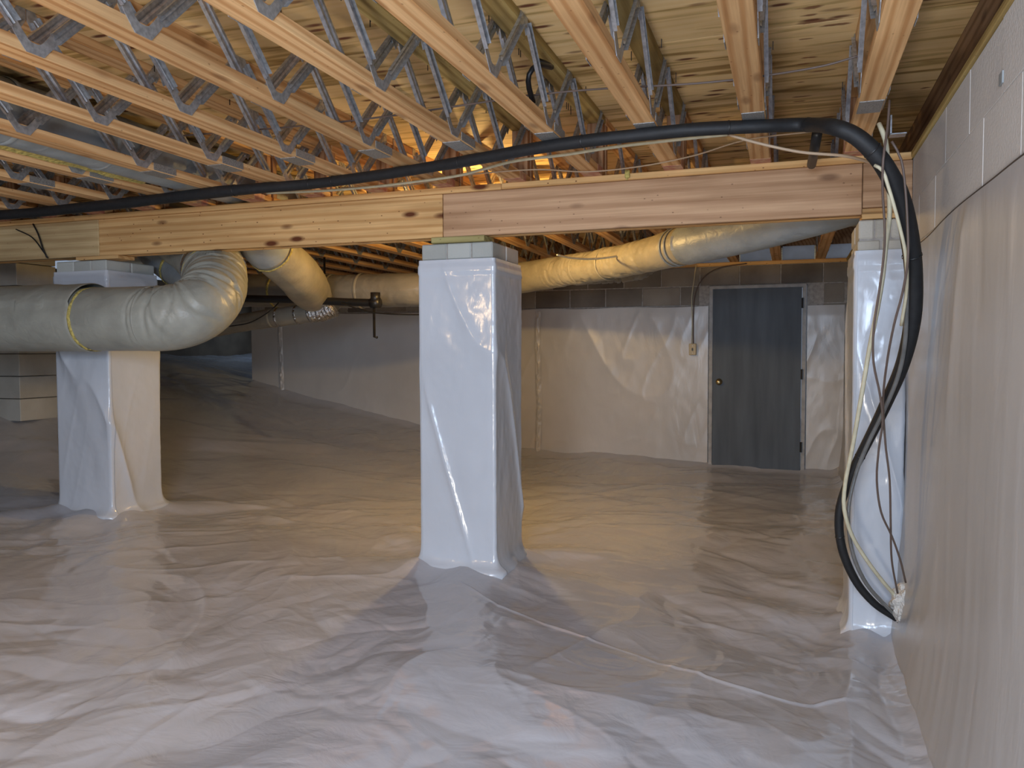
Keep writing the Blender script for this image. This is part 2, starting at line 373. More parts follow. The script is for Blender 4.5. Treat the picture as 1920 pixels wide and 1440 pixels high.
def floor_h(x, y):
    z = floor_base(x, y)
    wx = x+.22*vn(x*.9, y*.9, 1)+.05*vn(x*3, y*3, 2); wy = y+.22*vn(x*.9, y*.9, 3)+.05*vn(x*3, y*3, 4)
    amp = .75+.35*vn(x*.5, y*.5, 8)
    z = z+.022*vn(wx*.9, wy*1.1, 5)
    # long folds, drifting in direction from left to right of the room
    th = .35+.55*np.tanh((x+1.6)/1.6)*-1
    a = wx*np.cos(th)+wy*np.sin(th); b = -wx*np.sin(th)+wy*np.cos(th)
    far = np.clip((y-3.6)/1.6, 0, 1); far = far*far*(3-2*far); rgt = .5+.5*np.tanh((x+1.3)/.7)
    for th, wt, k in ((1.42, (1-far)*(1-rgt), 0), (2.12, (1-far)*rgt, 40), (.28, far, 80)):
        for dth, fa, fb, am, sd in ((0, .7, 1.9, .020, 6), (.65, 1.2, 3.0, .015, 7), (-.7, 1.5, 3.6, .013, 9), (.3, 2.6, 6.5, .0055, 10), (-.45, 4.0, 9., .0032, 13), (1.2, 5, 11., .0022, 14)):
            a = wx*np.cos(th+dth)+wy*np.sin(th+dth); b = -wx*np.sin(th+dth)+wy*np.cos(th+dth); n_ = vn(a*fa, b*fb, sd+k)
            z = z+wt*amp*am*1.15*(1.1*np.abs(n_)-.5+.45*ridged(vn(a*fa, b*fb, sd+k+20)*1.6, 2.5))
    for (x0, x1, y0, y1) in PIERS+[(.29, .6, 4.0, 4.4)]:
        dx = np.maximum(np.maximum(x0-x, x-x1), 0); dy = np.maximum(np.maximum(y0-y, y-y1), 0); r = np.hypot(dx, dy)
        an = np.arctan2(y-(y0+y1)/2, x-(x0+x1)/2)
        z = z+.045*np.exp(-(r/.10)**1.2)+.016*np.sin(an*6+3*vn(x*1.5, y*1.5, 12)+x0)*np.exp(-((r-.28)/.30)**2)
    # lap seam of two sheets, running from the centre pier towards the right wall
    ys = np.interp(x, SEAM[:, 0], SEAM[:, 1]); sm = np.clip((x-SEAM[0, 0])/.2, 0, 1)*np.clip((SEAM[-1, 0]-x)/.1, 0, 1)
    z = z+sm*(.009*np.exp(-((y-ys)/.013)**2)+.006/(1+np.exp((y-ys)/.008)))
    # turned up where it meets the walls
    z = z+.10*np.clip((x-.36)/.15, 0, 1.2)**2
    z = z+.05*np.clip((y-8.24)/.14, 0, 1)**2*(x > -6.4)
    return z
def warp(a, b, n, c, s):
    """n samples from a to b, denser near c"""
    t = np.linspace(0, 1, n); x = a+(b-a)*t; wgt = 1+4*np.exp(-((x-c)/s)**2); k = np.cumsum(wgt); k = (k-k[0])/(k[-1]-k[0])
    return np.interp(np.linspace(0, 1, n), k, x)
gx = warp(-9.2, .53, 760, -1.2, 2.0); gy = warp(-1.6, 11.2, 760, 3.2, 1.3)
X, Y = np.meshgrid(gx, gy, indexing='ij')
fl = link_mesh('floor', grid_mesh('floor', np.stack([X, Y, floor_h(X, Y)], -1)), FLOORFILM)
tag(fl, 'white plastic vapour barrier sheeting covering the whole ground in glossy wrinkles', kind='structure')

def sheet(fn, n, mm):
    S, T = np.meshgrid(np.linspace(0, 1, n), np.linspace(0, 1, mm), indexing='ij')
    return np.stack(fn(S, T), -1)

# ------------------------------------------------------------------ walls
WX = .51          # right wall face
WY = 8.40         # back wall face
def wall_obj(name, a, b, mat=MORTAR, label=None):
    o = MB().box(a, b).build(name, mat, None, a); tag(o, label, kind='structure'); return o
wr = wall_obj('wall_right', (WX+.0014, -1.7, -1.9), (WX+.2, 8.6, .852), MORTARL, 'grey painted concrete block wall on the right')
bk = MB().box((0, 0, 0), (.19, .3965, .1965), .0015).mesh('concrete_block')
bk.materials.append(BLOCKR)
def put(me, name, parent, org):
    o = bpy.data.objects.new(name, me); col.objects.link(o); o.parent = parent
    o.location = Vector(org)-worg(parent); ORG[o.name] = Vector(org); return o
for r in range(3):
    z = .655-.2*r+.0015; off = .2*(r % 2)
    y = -1.6+off
    while y < 4.4:
        put(bk, 'concrete_block', wr, (WX-.0002-.0008*((r*7+int(y*10)) % 3), y, z)); y += .4
# back wall with the doorway left open
DX0, DX1, DZ0, DZ1 = -.755, .105, -1.245, .610
wb = thing('wall_back', 'bare concrete block wall at the far end behind the liner', None, (-6.4, WY, -1.4), kind='structure')
mb = MB()
mb.box((-6.4, WY+.004, -1.5), (DX0-.04, WY+.2, .842)); mb.box((DX1+.04, WY+.004, -1.5), (WX+.2, WY+.2, .842))
mb.box((DX0-.04, WY+.004, DZ1+.03), (DX1+.04, WY+.2, .842)); mb.box((DX0-.04, WY+.06, -1.5), (DX1+.04, WY+.2, DZ0))
mb.build('mortar', MORTAR, wb)
bk2 = MB().box((0, 0, 0), (.384, .19, .186), .005).mesh('concrete_block'); bk2.materials.append(BLOCK)
bk3 = MB().box((0, 0, 0), (.186, .19, .186), .005).mesh('concrete_block'); bk3.materials.append(BLOCK)
for r in range(3):
    z = .842-.197*(r+1)+.006
    x = -6.4+.0+(.197 if r % 2 else 0)
    while x < WX-.05:
        # skip what the door takes
        if z < DZ1 and x+.39 > DX0-.04 and x < DX1+.04:
            if x < DX0-.04-.19: put(bk3, 'concrete_block', wb, (x, WY, z))
            if x+.39 > DX1+.04+.19: put(bk3, 'concrete_block', wb, (x+.2, WY, z))
        else: put(bk2, 'concrete_block', wb, (x, WY-random.uniform(0, .003), z))
        x += .394
# recess at the far left
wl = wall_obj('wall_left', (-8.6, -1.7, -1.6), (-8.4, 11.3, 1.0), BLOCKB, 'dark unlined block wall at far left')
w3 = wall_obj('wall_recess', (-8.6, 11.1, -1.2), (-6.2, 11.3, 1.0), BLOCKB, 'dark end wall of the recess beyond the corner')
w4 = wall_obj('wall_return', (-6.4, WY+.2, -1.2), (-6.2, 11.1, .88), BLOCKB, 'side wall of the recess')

# plates on walls
def trim(name, a, b, mat, label):
    return tag(MB().box(a, b, .003).build(name, mat, None, a), label, kind='structure')
trim('trim_1', (WX-.012, -1.7, .853), (WX+.14, 8.4, .880), TREAT_Y, 'timber sill plate along the top of the right wall')
trim('trim_2', (-6.4, WY-.012, .843), (WX, WY+.14, .880), PINE_X, 'timber sill plate along the top of the back wall')
rim = thing('trim_3', 'rim board and blue foam panels between the far joist ends', None, (-6.4, WY+.09, .88), kind='structure')
MB().box((-7, WY+.12, 1.031), (WX+.2, WY+.16, 1.194)).box((-7, WY+.10, .8805), (-1.75, WY+.119, 1.03)).build('rim_board', DARK_Y, rim)
for k in range(-4, 6):
    x0 = -1.406+.406*k
    if x0-.31 > .75: break
    if x0-.31 < -1.6: continue
    x1 = min(x0-.008, WX+.1)
    MB().box((x0-.309, WY+.105, .886), (x1, WY+.118, 1.03)).build('foam_panel', BLUEFOAM, rim)
MB().box((.60, -1.7, .881), (.64, 8.38, 1.193)).build('trim_4', DARK_Y, None, (.60, -1.7, .88))
tag(bpy.data.objects['trim_4'], 'dark rim board above the right wall', kind='structure')

# ------------------------------------------------------------------ ceiling
ce = thing('ceiling', 'plywood subfloor seen from below with knots and stains', None, (-9, -1.7, 1.194), kind='structure')
for i in range(5):
    for j in range(11):
        x0 = -1.3615-2.436*3+i*2.436-(1.218 if j % 2 else 0); y0 = -1.7+j*1.22
        a = (max(x0, -9.0)+.002, y0+.002, 1.194); b = (min(x0+2.434, WX+.3), y0+1.218, 1.212)
        if b[0] <= a[0]: continue
        MB().box(a, b).build('plywood_sheet', PLY, ce, a)
mb = MB()
for i in range(150):
    k = random.choice(range(-3, 6)); x = -1.406+.406*k+random.choice([-.02, .10, .11, -.03])+random.uniform(-.01, .01); y = random.uniform(1.2, 4)
    if x > .5: continue
    mb.box((x, y, 1.150+random.uniform(0, .02)), (x+.003, y+.003, 1.196))
tag(mb.build('nail', BLACK, ce), kind='stuff')

# ------------------------------------------------------------------ floor trusses
ZB, ZT = .880, 1.156           # underside of bottom chord, underside of top chord
CW, CH = .089, .038; PITCH = .625
def web_mesh(name, half=None):
    """V-shaped galvanised web: toothed plate at the foot, two ribbed arms, toothed ends; lies in the plane x = 0, ribs towards +x"""
    mb = MB(); H = ZT+CH*.5-(ZB+CH*.5); P = PITCH/2
    def plate(pts, th=.0025):
        n = len(mb.v); k = len(pts)
        for (y, z) in pts: mb.v.append(Vector((0, y, z)))
        for (y, z) in pts: mb.v.append(Vector((th, y, z)))
        mb.f.append([n+i for i in range(k)][::-1]); mb.f.append([n+k+i for i in range(k)])
        for i in range(k): j = (i+1) % k; mb.f.append([n+i, n+j, n+k+j, n+k+i])
    plate([(-.030, -.019), (.030, -.019), (.066, .022), (.088, .058), (.056, .058), (.036, .033), (.022, .018), (.010, .013), (-.010, .013), (-.022, .018), (-.036, .033), (-.056, .058), (-.088, .058), (-.066, .022)])
    for s in (-1, 1):
        if half and s != half: continue
        a = Vector((0, s*.066, .048)); b = Vector((0, s*(P-.030), H-.010)); d = (b-a).normalized(); nrm = Vector((0, -d.z, d.y))
        prof = [(-.019, .014), (-.018, 0), (-.007, .0), (0, .007), (.007, 0), (.018, 0), (.019, .014)]
        n = len(mb.v)
        for p in (a, b):
            for (t, h) in prof: mb.v.append(p+nrm*t+Vector((h, 0, 0)))
        for i in range(6): mb.f.append([n+i, n+i+1, n+7+i+1, n+7+i])
        y1 = s*P
        plate([(y1-s*.06, H-.022), (y1-s*.02, H-.05), (y1-s*.002, H-.02), (y1-s*.002, H+.018), (y1-s*.035, H+.018)][::s])
    return mb.mesh(name)
WEBM = web_mesh('web'); WEBM.materials.append(METAL)
def truss(name, x0, y0, y1, first, label, group, top, near):
    t = thing(name, label, 'floor truss', (x0, y0, ZB), group)
    L = y1-y0
    def shared(key, fn, mat, org):
        if key not in shared.c:
            me = fn().mesh(key[0]); me.materials.append(mat); shared.c[key] = me
        o = bpy.data.objects.new(key[0], shared.c[key]); col.objects.link(o); o.parent = t; o.location = org; return o
    shared.c = truss.cache
    shared(('bottom_chord', near), lambda: MB().box((0, 0, 0), (CW, L, CH), .002), PINE_Y, (0, 0, 0))
    shared(('top_chord', near, top), lambda: MB().box((0, 0, 0), (CW, L, CH), .002), TREAT_Y if top else PINE_Y, (0, 0, ZT-ZB))
    for yy in ((L-.04, .04) if near else (0, L-.04)):
        shared(('end_block', near), lambda: MB().box((.002, 0, CH+.0005), (CW-.002, .038, ZT-ZB-.0005), .002), PINE_Z, (0, yy, 0))
    y = first
    while y < y1-.25:
        if y-y0 > .28:
            for s in (0, 1):
                o = bpy.data.objects.new('web', WEBM); col.objects.link(o); o.parent = t
                o.location = (CW+.001 if s == 0 else -.001, y-y0, CH*.5)
                o.rotation_euler = (0, 0, 0 if s == 0 else math.pi)
        y += PITCH
    if near:
        shared(('splice_plate',), lambda: MB().box((.004, 0, -.0035), (CW-.004, .15, -.0005)).box((CW+.0012, 0, .003), (CW+.0035, .15, CH-.002)), PLATE, (0, 3.13-y0, 0))
        shared(('painted_end',), lambda: MB().box((-.0015, 0, -.0015), (CW+.0015, .10, CH+.0006), .001), REDEND, (0, L-.17, 0))
    return t
truss.cache = {}
ORD = ['first', 'second', 'third', 'fourth', 'fifth', 'sixth', 'seventh', 'eighth', 'ninth', 'tenth', 'eleventh', 'twelfth', 'thirteenth', 'fourteenth', 'fifteenth', 'sixteenth']
for i, k in enumerate(range(4, -11, -1)):
    x0 = -1.406+.406*k
    truss('floor_truss', x0, -1.65, 4.07, 2.43-PITCH*6, 'pine floor truss before the beam, %s from the right wall' % ORD[i],
          'floor trusses in front of the beam', k in (0, 1, 2), True)
for i, k in enumerate(range(4, -13, -1)):
    x0 = -1.406+.406*k
    if i > 15: break
    truss('floor_truss', x0+.002, 4.085, WY+.08, 4.62, 'pine floor truss beyond the beam, %s from the right wall' % ORD[i],
          'floor trusses beyond the beam', False, False)
# strongback and bridging beyond the beam
for (ya, nm, lb) in ((5.9, 'strongback', 'brown board laid crosswise through the far floor trusses'),):
    MB().box((-6.2, ya, .96), (.45, ya+.036, 1.10), .003).build(nm, PINE_X, None, (-6.2, ya, .96))
    tag(bpy.data.objects[nm], lb, 'board')

# ------------------------------------------------------------------ the beam
BY0, BY1, BZ0, BZ1 = 4.0, 4.12, .614, .846
bt = thing('support_beam', 'long built-up timber beam spanning across the three wrapped piers', 'beam', (-7.5, BY0, BZ0))
xs = [(-7.5, -4.215, PALE_X, 'pale yellowish board at the shaded left end'), (-4.212, -1.796, PINE_X, 'orange knotty pine board left of the centre pier'), (-1.792, .300, FIR_X, 'pinkish fine-grained board right of the centre pier')]
for a, b, mt, lb in xs:
    MB().box((a, BY0, BZ0), (b, BY0+.038, BZ1), .003).build('beam_board', mt, bt, (a, BY0, BZ0))['label'] = lb
MB().box((-7.5, BY0+.040, BZ0+.002), (WX, BY0+.078, BZ1)).build('middle_ply', PINE_X, bt)
MB().box((-7.5, BY0+.080, BZ0), (WX, BY1, BZ1), .003).build('rear_ply', PINE_X, bt)
MB().box((.303, BY0+.001, BZ0+.03), (WX-.002, BY0+.038, BZ1), .003).build('end_board', FIR_X, bt, (.303, BY0, BZ0))
x = -7.5
for L in (3.1, 2.95, 2.1):
    x1 = min(x+L, WX-.004); MB().box((x, BY0-.012, .847), (x1-.002, BY1+.01, .879), .003).build('top_plate', PINE_X, bt, (x, BY0, .85)); x = x1

# ------------------------------------------------------------------ piers
def wrap_mesh(x0, x1, y0, y1, ztop, seed, loose=.012, pad=.014, lean=0):
    r = .016; X0, X1, Y0, Y1 = x0-pad, x1+pad, y0-pad, y1+pad
    P = []
    def seg(ax, ay, bx, by, n):
        for i in range(n): t = i/n; P.append((ax+(bx-ax)*t, ay+(by-ay)*t))
    def arc(cx, cy, a0):
        for i in range(7): a = a0+math.pi/2*i/6; P.append((cx+r*math.cos(a), cy+r*math.sin(a)))
    seg(X0+r, Y0, X1-r, Y0, 46); arc(X1-r, Y0+r, -math.pi/2); seg(X1, Y0+r, X1, Y1-r, 46); arc(X1-r, Y1-r, 0)
    seg(X1-r, Y1, X0+r, Y1, 20); arc(X0+r, Y1-r, math.pi/2); seg(X0, Y1-r, X0, Y0+r, 40); arc(X0+r, Y0+r, math.pi)
    P.append(P[0]); P = np.array(P); n = len(P)
    cx, cy = (x0+x1)/2, (y0+y1)/2
    nx = P[:, 0]-cx; ny = P[:, 1]-cy; hw, hd = (X1-X0)/2, (Y1-Y0)/2
    ox = np.where(np.abs(nx)/hw >= np.abs(ny)/hd-.02, np.sign(nx), 0.); oy = np.where(np.abs(ny)/hd >= np.abs(nx)/hw-.02, np.sign(ny), 0.)
    s = np.r_[0, np.cumsum(np.hypot(*np.diff(P, axis=0).T))]; per = s[-1]
    zb = float(floor_base(cx, y0))
    M = 150; Z = np.linspace(zb-.06, ztop, M)
    S, ZZ = np.meshgrid(s, Z, indexing='ij')
    t = (ZZ-zb)/(ztop-zb)
    ang = 2*np.pi*S/per; U = np.cos(ang)*per/6.28; V = np.sin(ang)*per/6.28
    fade = np.clip((1-t)/.08, 0, 1)*np.clip(t*6+.2, 0, 1)
    wr_ = 1.1*ridged(vn((S+.30*ZZ)*3.2+seed, ZZ*.6+seed, seed)*1.6, 3)+.10*ridged(vn((S-.25*ZZ)*9+seed, ZZ*1.2, seed+3)*1.4, 2)
    corner = np.minimum(1, np.abs(((S/per*4+.0) % 1)-.0)*6)
    off = loose*wr_*fade+.0015*vn(S*14, ZZ*6, seed+5)*fade+.0008*vn(S*30, ZZ*30, seed+6)
    seam = np.abs(np.sin(ang*.5))  # close the loop at s=0
    close = np.clip(np.minimum(S, per-S)/.06, 0, 1); off = off*close
    flare = .05*np.exp(-np.maximum(ZZ-zb-.02, 0)/.028)*(1+.4*vn(S*9, 0*S, seed+7)*close)
    band = .004*((t > .955) & (t < .985))
    off = off+flare+band
    PX = P[:, 0][:, None]+ox[:, None]*off; PY = P[:, 1][:, None]+oy[:, None]*off
    return grid_mesh('plastic_wrap', np.stack([PX, PY, ZZ], -1)[::-1])
def pier(x0, x1, y0, y1, ztop, zwrap, label, seed, mat, wraplabel, loose=.012, shim=None):
    p = thing('block_pier', label, 'pier', ((x0+x1)/2, (y0+y1)/2, float(floor_base((x0+x1)/2, y0))))
    zb = float(floor_base((x0+x1)/2, y0))-.1
    MB().box((x0+.006, y0+.006, zb), (x1-.006, y1-.006, ztop-.003)).build('mortar_core', MORTAR, p)
    z1 = ztop; r = 0; hs = [.092, .19]
    while r < 2:
        h = hs[r]; z = z1-h; xm, ym = (x0+x1)/2, (y0+y1)/2
        for i in range(2):
            if r % 2 == 0: n3 = 3; 
            if r == 0:
                xx = [x0, x0+(x1-x0)*.36, x0+(x1-x0)*.70, x1]
                if i == 0:
                    for q in range(3): MB().box((xx[q]+.003, y0, z+.004), (xx[q+1]-.003, ym-.004, z1-.002), .006).build('cap_block', mat, p, (xx[q], y0, z))
                else: MB().box((x0, ym+.004, z+.004), (x1, y1, z1-.002), .006).build('cap_block', mat, p, (x0, ym, z))
            else:
                a, b = ((x0, xm-.004), (xm+.004, x1))[i]
                MB().box((a, y0, z+.004), (b, y1, z1-.004), .005).build('concrete_block', mat, p, (a, y0, z))
        z1 = z; r += 1
    me = wrap_mesh(x0, x1, y0, y1, zwrap, seed, loose)
    o = link_mesh('plastic_wrap', me, PIERFILM, p); o['label'] = wraplabel
    if shim:
        a, b, mt = shim
        MB().box(a, b, .002).build('shim_board', mt, p, a)
    return p
pier(-1.925, -1.503, 4.0, 4.42, .580, .490, 'centre block pier wrapped in shiny white plastic under the beam joint', 2, BLOCKP, 'glossy bluish white plastic sheet around the pier', .012,
     ((-1.86, 3.99, .581), (-1.55, 4.14, .613), TREAT_X))
pier(-4.585, -4.155, 4.0, 4.41, .590, .520, 'left block pier wrapped in white plastic behind the fat grey duct', 11, BLOCKP, 'white plastic sheet with slanting folds around the pier', .026,
     ((-4.40, 3.99, .591), (-4.05, 4.13, .613), PINE_X))
pier(.285, WX-.030, 4.0, 4.42, .590, .448, 'block pilaster wrapped in plastic against the right wall behind the hanging cables', 21, BLOCKL, 'bright bluish white plastic sheet around the pilaster', .010,
     ((.30, 3.99, .591), (.50, 4.13, .613), PINE_X))
# unwrapped block column in the dark at the far left
p = thing('block_column', 'bare unwrapped block column standing in the dark at the far left edge', 'pier', (-6.9, 5.25, -.6))
for i in range(8):
    z = -.62+i*.2; MB().box((-7.0, 5.2, z+.003), (-6.42, 5.6, z+.197), .005).build('concrete_block', BLOCKL, p, (-7.0, 5.2, z))

# ------------------------------------------------------------------ liners on the walls
def back_liner(xa, xb, zt, name, label, seed, n=200, y=None, bottom=None, mat=BACKFILM):
    yy = y if y else WY
    def fn(S, T):
        Xx = xa+(xb-xa)*S; zb = floor_base(Xx, yy*np.ones_like(Xx))-.02; top = zt+.006*vn(Xx*2.2, 0*Xx, seed)
        Zz = zb+(top-zb)*T; fade = np.clip((1-T)/.06, 0, 1)
        o = .020+fade*(.008*ridged(vn(Xx*1.6+Zz*.8, Zz*.9, seed)*1.5, 2)+.004*ridged(vn(Xx*5-Zz*2, Zz*2.2, seed+1)*1.4, 2)+.001*vn(Xx*16, Zz*10, seed+2))
        return Xx, yy-o, Zz
    me = grid_mesh(name, sheet(fn, n, 110)[::-1])
    o = link_mesh(name, me, mat, None, (xa, yy, -1.2)); tag(o, label, 'wall liner'); return o
def seam_liner(o, xs, seed):
    """crinkled vertical lap in a liner: a raised wavy strip"""
    for x in xs:
        def fn(S, T):
            zb = float(floor_base(x, WY)); Z = zb+(.42-zb)*T; c = np.sin(S*np.pi)
            return x+.035*(S-.5)*2+.012*vn(Z*6, 0*Z, seed), WY-.030-.028*c*(.55+.45*vn(S*3, Z*22, seed+1)), Z
        so = link_mesh('lap_seam', grid_mesh('lap_seam', sheet(fn, 12, 150)[::-1]), BACKFILM, o)
l1 = back_liner(-6.39, DX0-.045, .440, 'wall_liner', 'white plastic wall liner on the far wall left of the dark door', 31, 420)
seam_liner(l1, (-5.95, -2.62), 5)
back_liner(DX1+.045, WX-.02, .425, 'wall_liner', 'narrow strip of white plastic liner between the dark door and the right wall', 33, 60)
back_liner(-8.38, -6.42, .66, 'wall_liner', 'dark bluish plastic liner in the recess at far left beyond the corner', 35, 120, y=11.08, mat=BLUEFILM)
def right_liner():
    def fn(S, T):
        Yy = -1.6+(8.38+1.6)*S; top = .452-.02*np.clip((3.2-Yy)/2, 0, 1)+.012*vn(Yy*2.0, 0*Yy, 3)+.01*np.sin(Yy*3)
        zb = np.full_like(Yy, -1.62); Zz = zb+(top-zb)*T; fade = np.clip((1-T)/.05, 0, 1)
        bul = np.clip((-Zz-.7)/.6, 0, 1)**2*.05
        o = .008+fade*(.014*ridged(vn(Yy*1.3+Zz*.5, Zz*.7, 41)*1.5, 2)+.002*ridged(vn(Yy*6, Zz*1.2, 42)*1.3, 2)+.0012*vn(Yy*16, Zz*3, 43))+bul
        return WX-.004-o, Yy, Zz
    me = grid_mesh('wall_liner', sheet(fn, 520, 150)); o = link_mesh('wall_liner', me, WALLFILM, None, (WX, -1.6, -1.5))
    tag(o, 'large plastic wall liner hanging on the right wall close to the camera', 'wall liner')
    n = 400; yy = np.linspace(-1.6, 3.98, n); top = .452-.02*np.clip((3.2-yy)/2, 0, 1)+.012*vn(yy*2.0, 0*yy, 3)+.01*np.sin(yy*3)
    MB().tube([(WX-.010, float(a), float(b)) for a, b in zip(yy, top)], .0035, 5).build('sealant_line', STAINBAND, o)
right_liner()

# ------------------------------------------------------------------ door
d = thing('door_1', 'dark slate blue flush door in the far block wall', None, (DX0, WY-.05, DZ0), kind='structure')
MB().box((DX0+.006, WY-.055, DZ0+.02), (DX1-.006, WY-.015, DZ1-.006), .002).build('door_slab', DOOR, d, (DX0, WY-.05, DZ0)); slab = bpy.data.objects['door_slab']
MB().box((DX0-.035, WY-.045, DZ0), (DX0+.002, WY+.05, DZ1+.032), .003).build('side_jamb', FRAME, d)
MB().box((DX1-.002, WY-.045, DZ0), (DX1+.035, WY+.05, DZ1+.032), .003).build('side_jamb', FRAME, d)
MB().box((DX0-.035, WY-.047, DZ1-.002), (DX1+.035, WY+.05, DZ1+.032), .003).build('head_jamb', FRAME, d)
MB().box((DX0-.03, WY-.08, DZ0-.03), (DX1+.03, WY+.06, DZ0+.015), .004).build('threshold', PINE_X, d)
kn = at(1348, 716, y=WY-.06)
def revolve(prof, c, axis, n=20):
    mb = MB(); a = Vector(axis).normalized(); t = Vector((0, 0, 1)) if abs(a.z) < .9 else Vector((1, 0, 0)); U = a.cross(t).normalized(); V = a.cross(U); k0 = 0
    for (h, r) in prof:
        for i in range(n): an = 2*math.pi*i/n; mb.v.append(Vector(c)+a*h+U*(r*math.cos(an))+V*(r*math.sin(an)))
    for j in range(len(prof)-1):
        for i in range(n): i2 = (i+1) % n; mb.f.append([j*n+i, j*n+i2, (j+1)*n+i2, (j+1)*n+i])
    mb.f.append([i for i in range(n)][::-1]); mb.f.append([(len(prof)-1)*n+i for i in range(n)]); return mb
revolve([(0, .034), (.006, .034), (.008, .014), (.030, .013), (.036, .024), (.048, .028), (.060, .024), (.066, .012)], kn+Vector((0, .004, 0)), (0, -1, 0)).build('door_knob', BRASS, slab, smooth=True)
for zz in (.40, -.30, -1.02):
    MB().box((DX1-.012, WY-.062, zz), (DX1+.012, WY-.046, zz+.10), .002).tube([(DX1-.002, WY-.062, zz), (DX1-.002, WY-.062, zz+.10)], .007, 8).build('hinge', BLACK, slab)

# switch box and its wires
sp = at(1299, 655, y=WY-.05)
sw = thing('switch_box', 'small ivory switch box on the liner beside the door', 'switch', sp)
MB().box((sp.x-.036, WY-.085, sp.z-.058), (sp.x+.036, WY-.02, sp.z+.058), .004).build('cover_plate', IVORY, sw); cp_ = bpy.data.objects['cover_plate']
MB().box((sp.x-.006, WY-.098, sp.z-.014), (sp.x+.006, WY-.084, sp.z+.014), .001).build('toggle', BLACK, cp_)
for dz in (-.038, .038): revolve([(0, .004), (.002, .003)], (sp.x, WY-.085, sp.z+dz), (0, -1, 0), 8).build('screw', METAL, cp_)
def wire(name, pts, r, mat, label, cat='cable', group=None, step=.03, n=8):
    P = spline([tuple(p) for p in pts], step); o = MB().tube(P, r, n).build(name, mat, None, P[0], smooth=True); return tag(o, label, cat, group)
Yw = WY-.045
wire('switch_cable', [at(1305, 497, y=Yw), at(1302, 520, y=Yw), at(1297, 560, y=Yw-.01), at(1298, 600, y=Yw-.03), at(1297, 646, y=Yw-.02)], .0055, CREAM, 'pale cable dropping to the ivory switch box beside the door')
wire('switch_cable', [at(1400, 494, y=Yw+.02), at(1350, 502, y=Yw), at(1318, 522, y=Yw), at(1303, 555, y=Yw-.005), at(1300, 600, y=Yw-.035), at(1300, 644, y=Yw-.03)], .0055, BROWNWIRE, 'grey brown cable curving down to the ivory switch box beside the door')

# ------------------------------------------------------------------ ducts
def duct(name, pts, mat, label, n=40, step=.02, wr=(.012, 6, 3), creases=None, fan=None, org=None, cap=True, group=None):
    """pts: (x, y, z, r)"""
    P = spline(pts, step)
    L = sum(float(np.linalg.norm((P[i+1]-P[i])[:3])) for i in range(len(P)-1))
    a_, fl_, fa_ = wr
    FK = []
    if fan:
        cum = [0]
        for i in range(len(P)-1): cum.append(cum[-1]+float(np.linalg.norm((P[i+1]-P[i])[:3])))
        la, lb = [cum[min(range(len(P)), key=lambda i: (Vector(P[i][:3])-Vector(q)).length)] for q in fan]
        rr_ = random.Random(3); l_ = la
        while l_ < lb:
            FK.append((l_, rr_.uniform(-.05, .05), rr_.uniform(.03, .085), rr_.uniform(.006, .012), rr_.uniform(-.5, .9))); l_ += rr_.uniform(.022, .055)
    def rf(l, an, t):
        c = math.cos(an); s = math.sin(an); v = 1+a_*float(vn(l*fl_*2, c*fa_, 51)+vn(l*fl_*2, s*fa_, 52))
        if creases:
            for (c0, c1, amp, fr) in creases:
                if c0 < t < c1:
                    e = math.sin((t-c0)/(c1-c0)*math.pi)**.5
                    v -= amp*e*float(ridged(vn(l*fr, an*1.1+3, 55)*1.5, 5))
        for (lk, sl, am, wd, ph) in FK:
            ad = (an-(5.2+ph)+math.pi) % (2*math.pi)-math.pi
            d_ = (l-lk-sl*ad-.012*math.sin(ad*3+lk*50))/wd
            if abs(d_) < 3 and abs(ad) < 1.9: v += am*(.45*math.exp(-(d_-1.3)**2)-math.exp(-d_*d_))*math.cos(ad/1.9*math.pi/2)
        return v
    t = thing(name, label, 'duct', tuple(P[0][:3]), group)
    MB().tube([Vector(p[:3]) for p in P], [float(p[3]) for p in P], n, cap, rf).build('duct_jacket', mat, t, smooth=True)
    return t, P
def band(t, P, i, r, w, mat, name='band', rf=None, n=36):
    """ring round the duct at path index i"""
    c = Vector(P[i][:3]); j = min(i+1, len(P)-1); T = (Vector(P[j][:3])-Vector(P[max(i-1, 0)][:3])).normalized()
    return MB().tube([c-T*w/2, c-T*w/4, c+T*w/4, c+T*w/2], [r*.97, r, r, r*.97], n, False, rf).build(name, mat, t, smooth=True)
def V4(p, r): return (p[0], p[1], p[2], r)
R0 = .187
pts = [V4((-7.6, 3.66, .16), R0), V4(at(-160, 604, y=3.66), R0), V4(at(100, 599, y=3.68), R0), V4(at(250, 598, y=3.68), R0), V4(at(330, 594, y=3.71), R0), V4(at(380, 572, y=3.82), R0),
       V4(at(402, 538, y=4.02), .19), V4(at(398, 500, y=4.30), .20), V4(at(372, 470, y=4.5), .20), V4(at(335, 440, y=4.55), .20), V4(at(300, 405, y=4.6), .19)]
t, P = duct('air_duct', pts, DUCT, 'fat grey insulated duct crossing the left pier and bending up under the beam', 72, .008, (.010, 3, 1.5),
            fan=(at(285, 597, y=3.69), at(400, 500, y=4.28)))
def near_i(P, q): return min(range(len(P)), key=lambda i: (Vector(P[i][:3])-Vector(q)).length)
i1 = near_i(P, at(178, 599, y=3.68)); i2 = near_i(P, at(290, 597, y=3.69))
band(t, P, i1, R0*1.03, .025, YELLOW, 'insulation_edge', lambda l, a, s: 1+.025*float(vn(a*5, l*9, 61)))
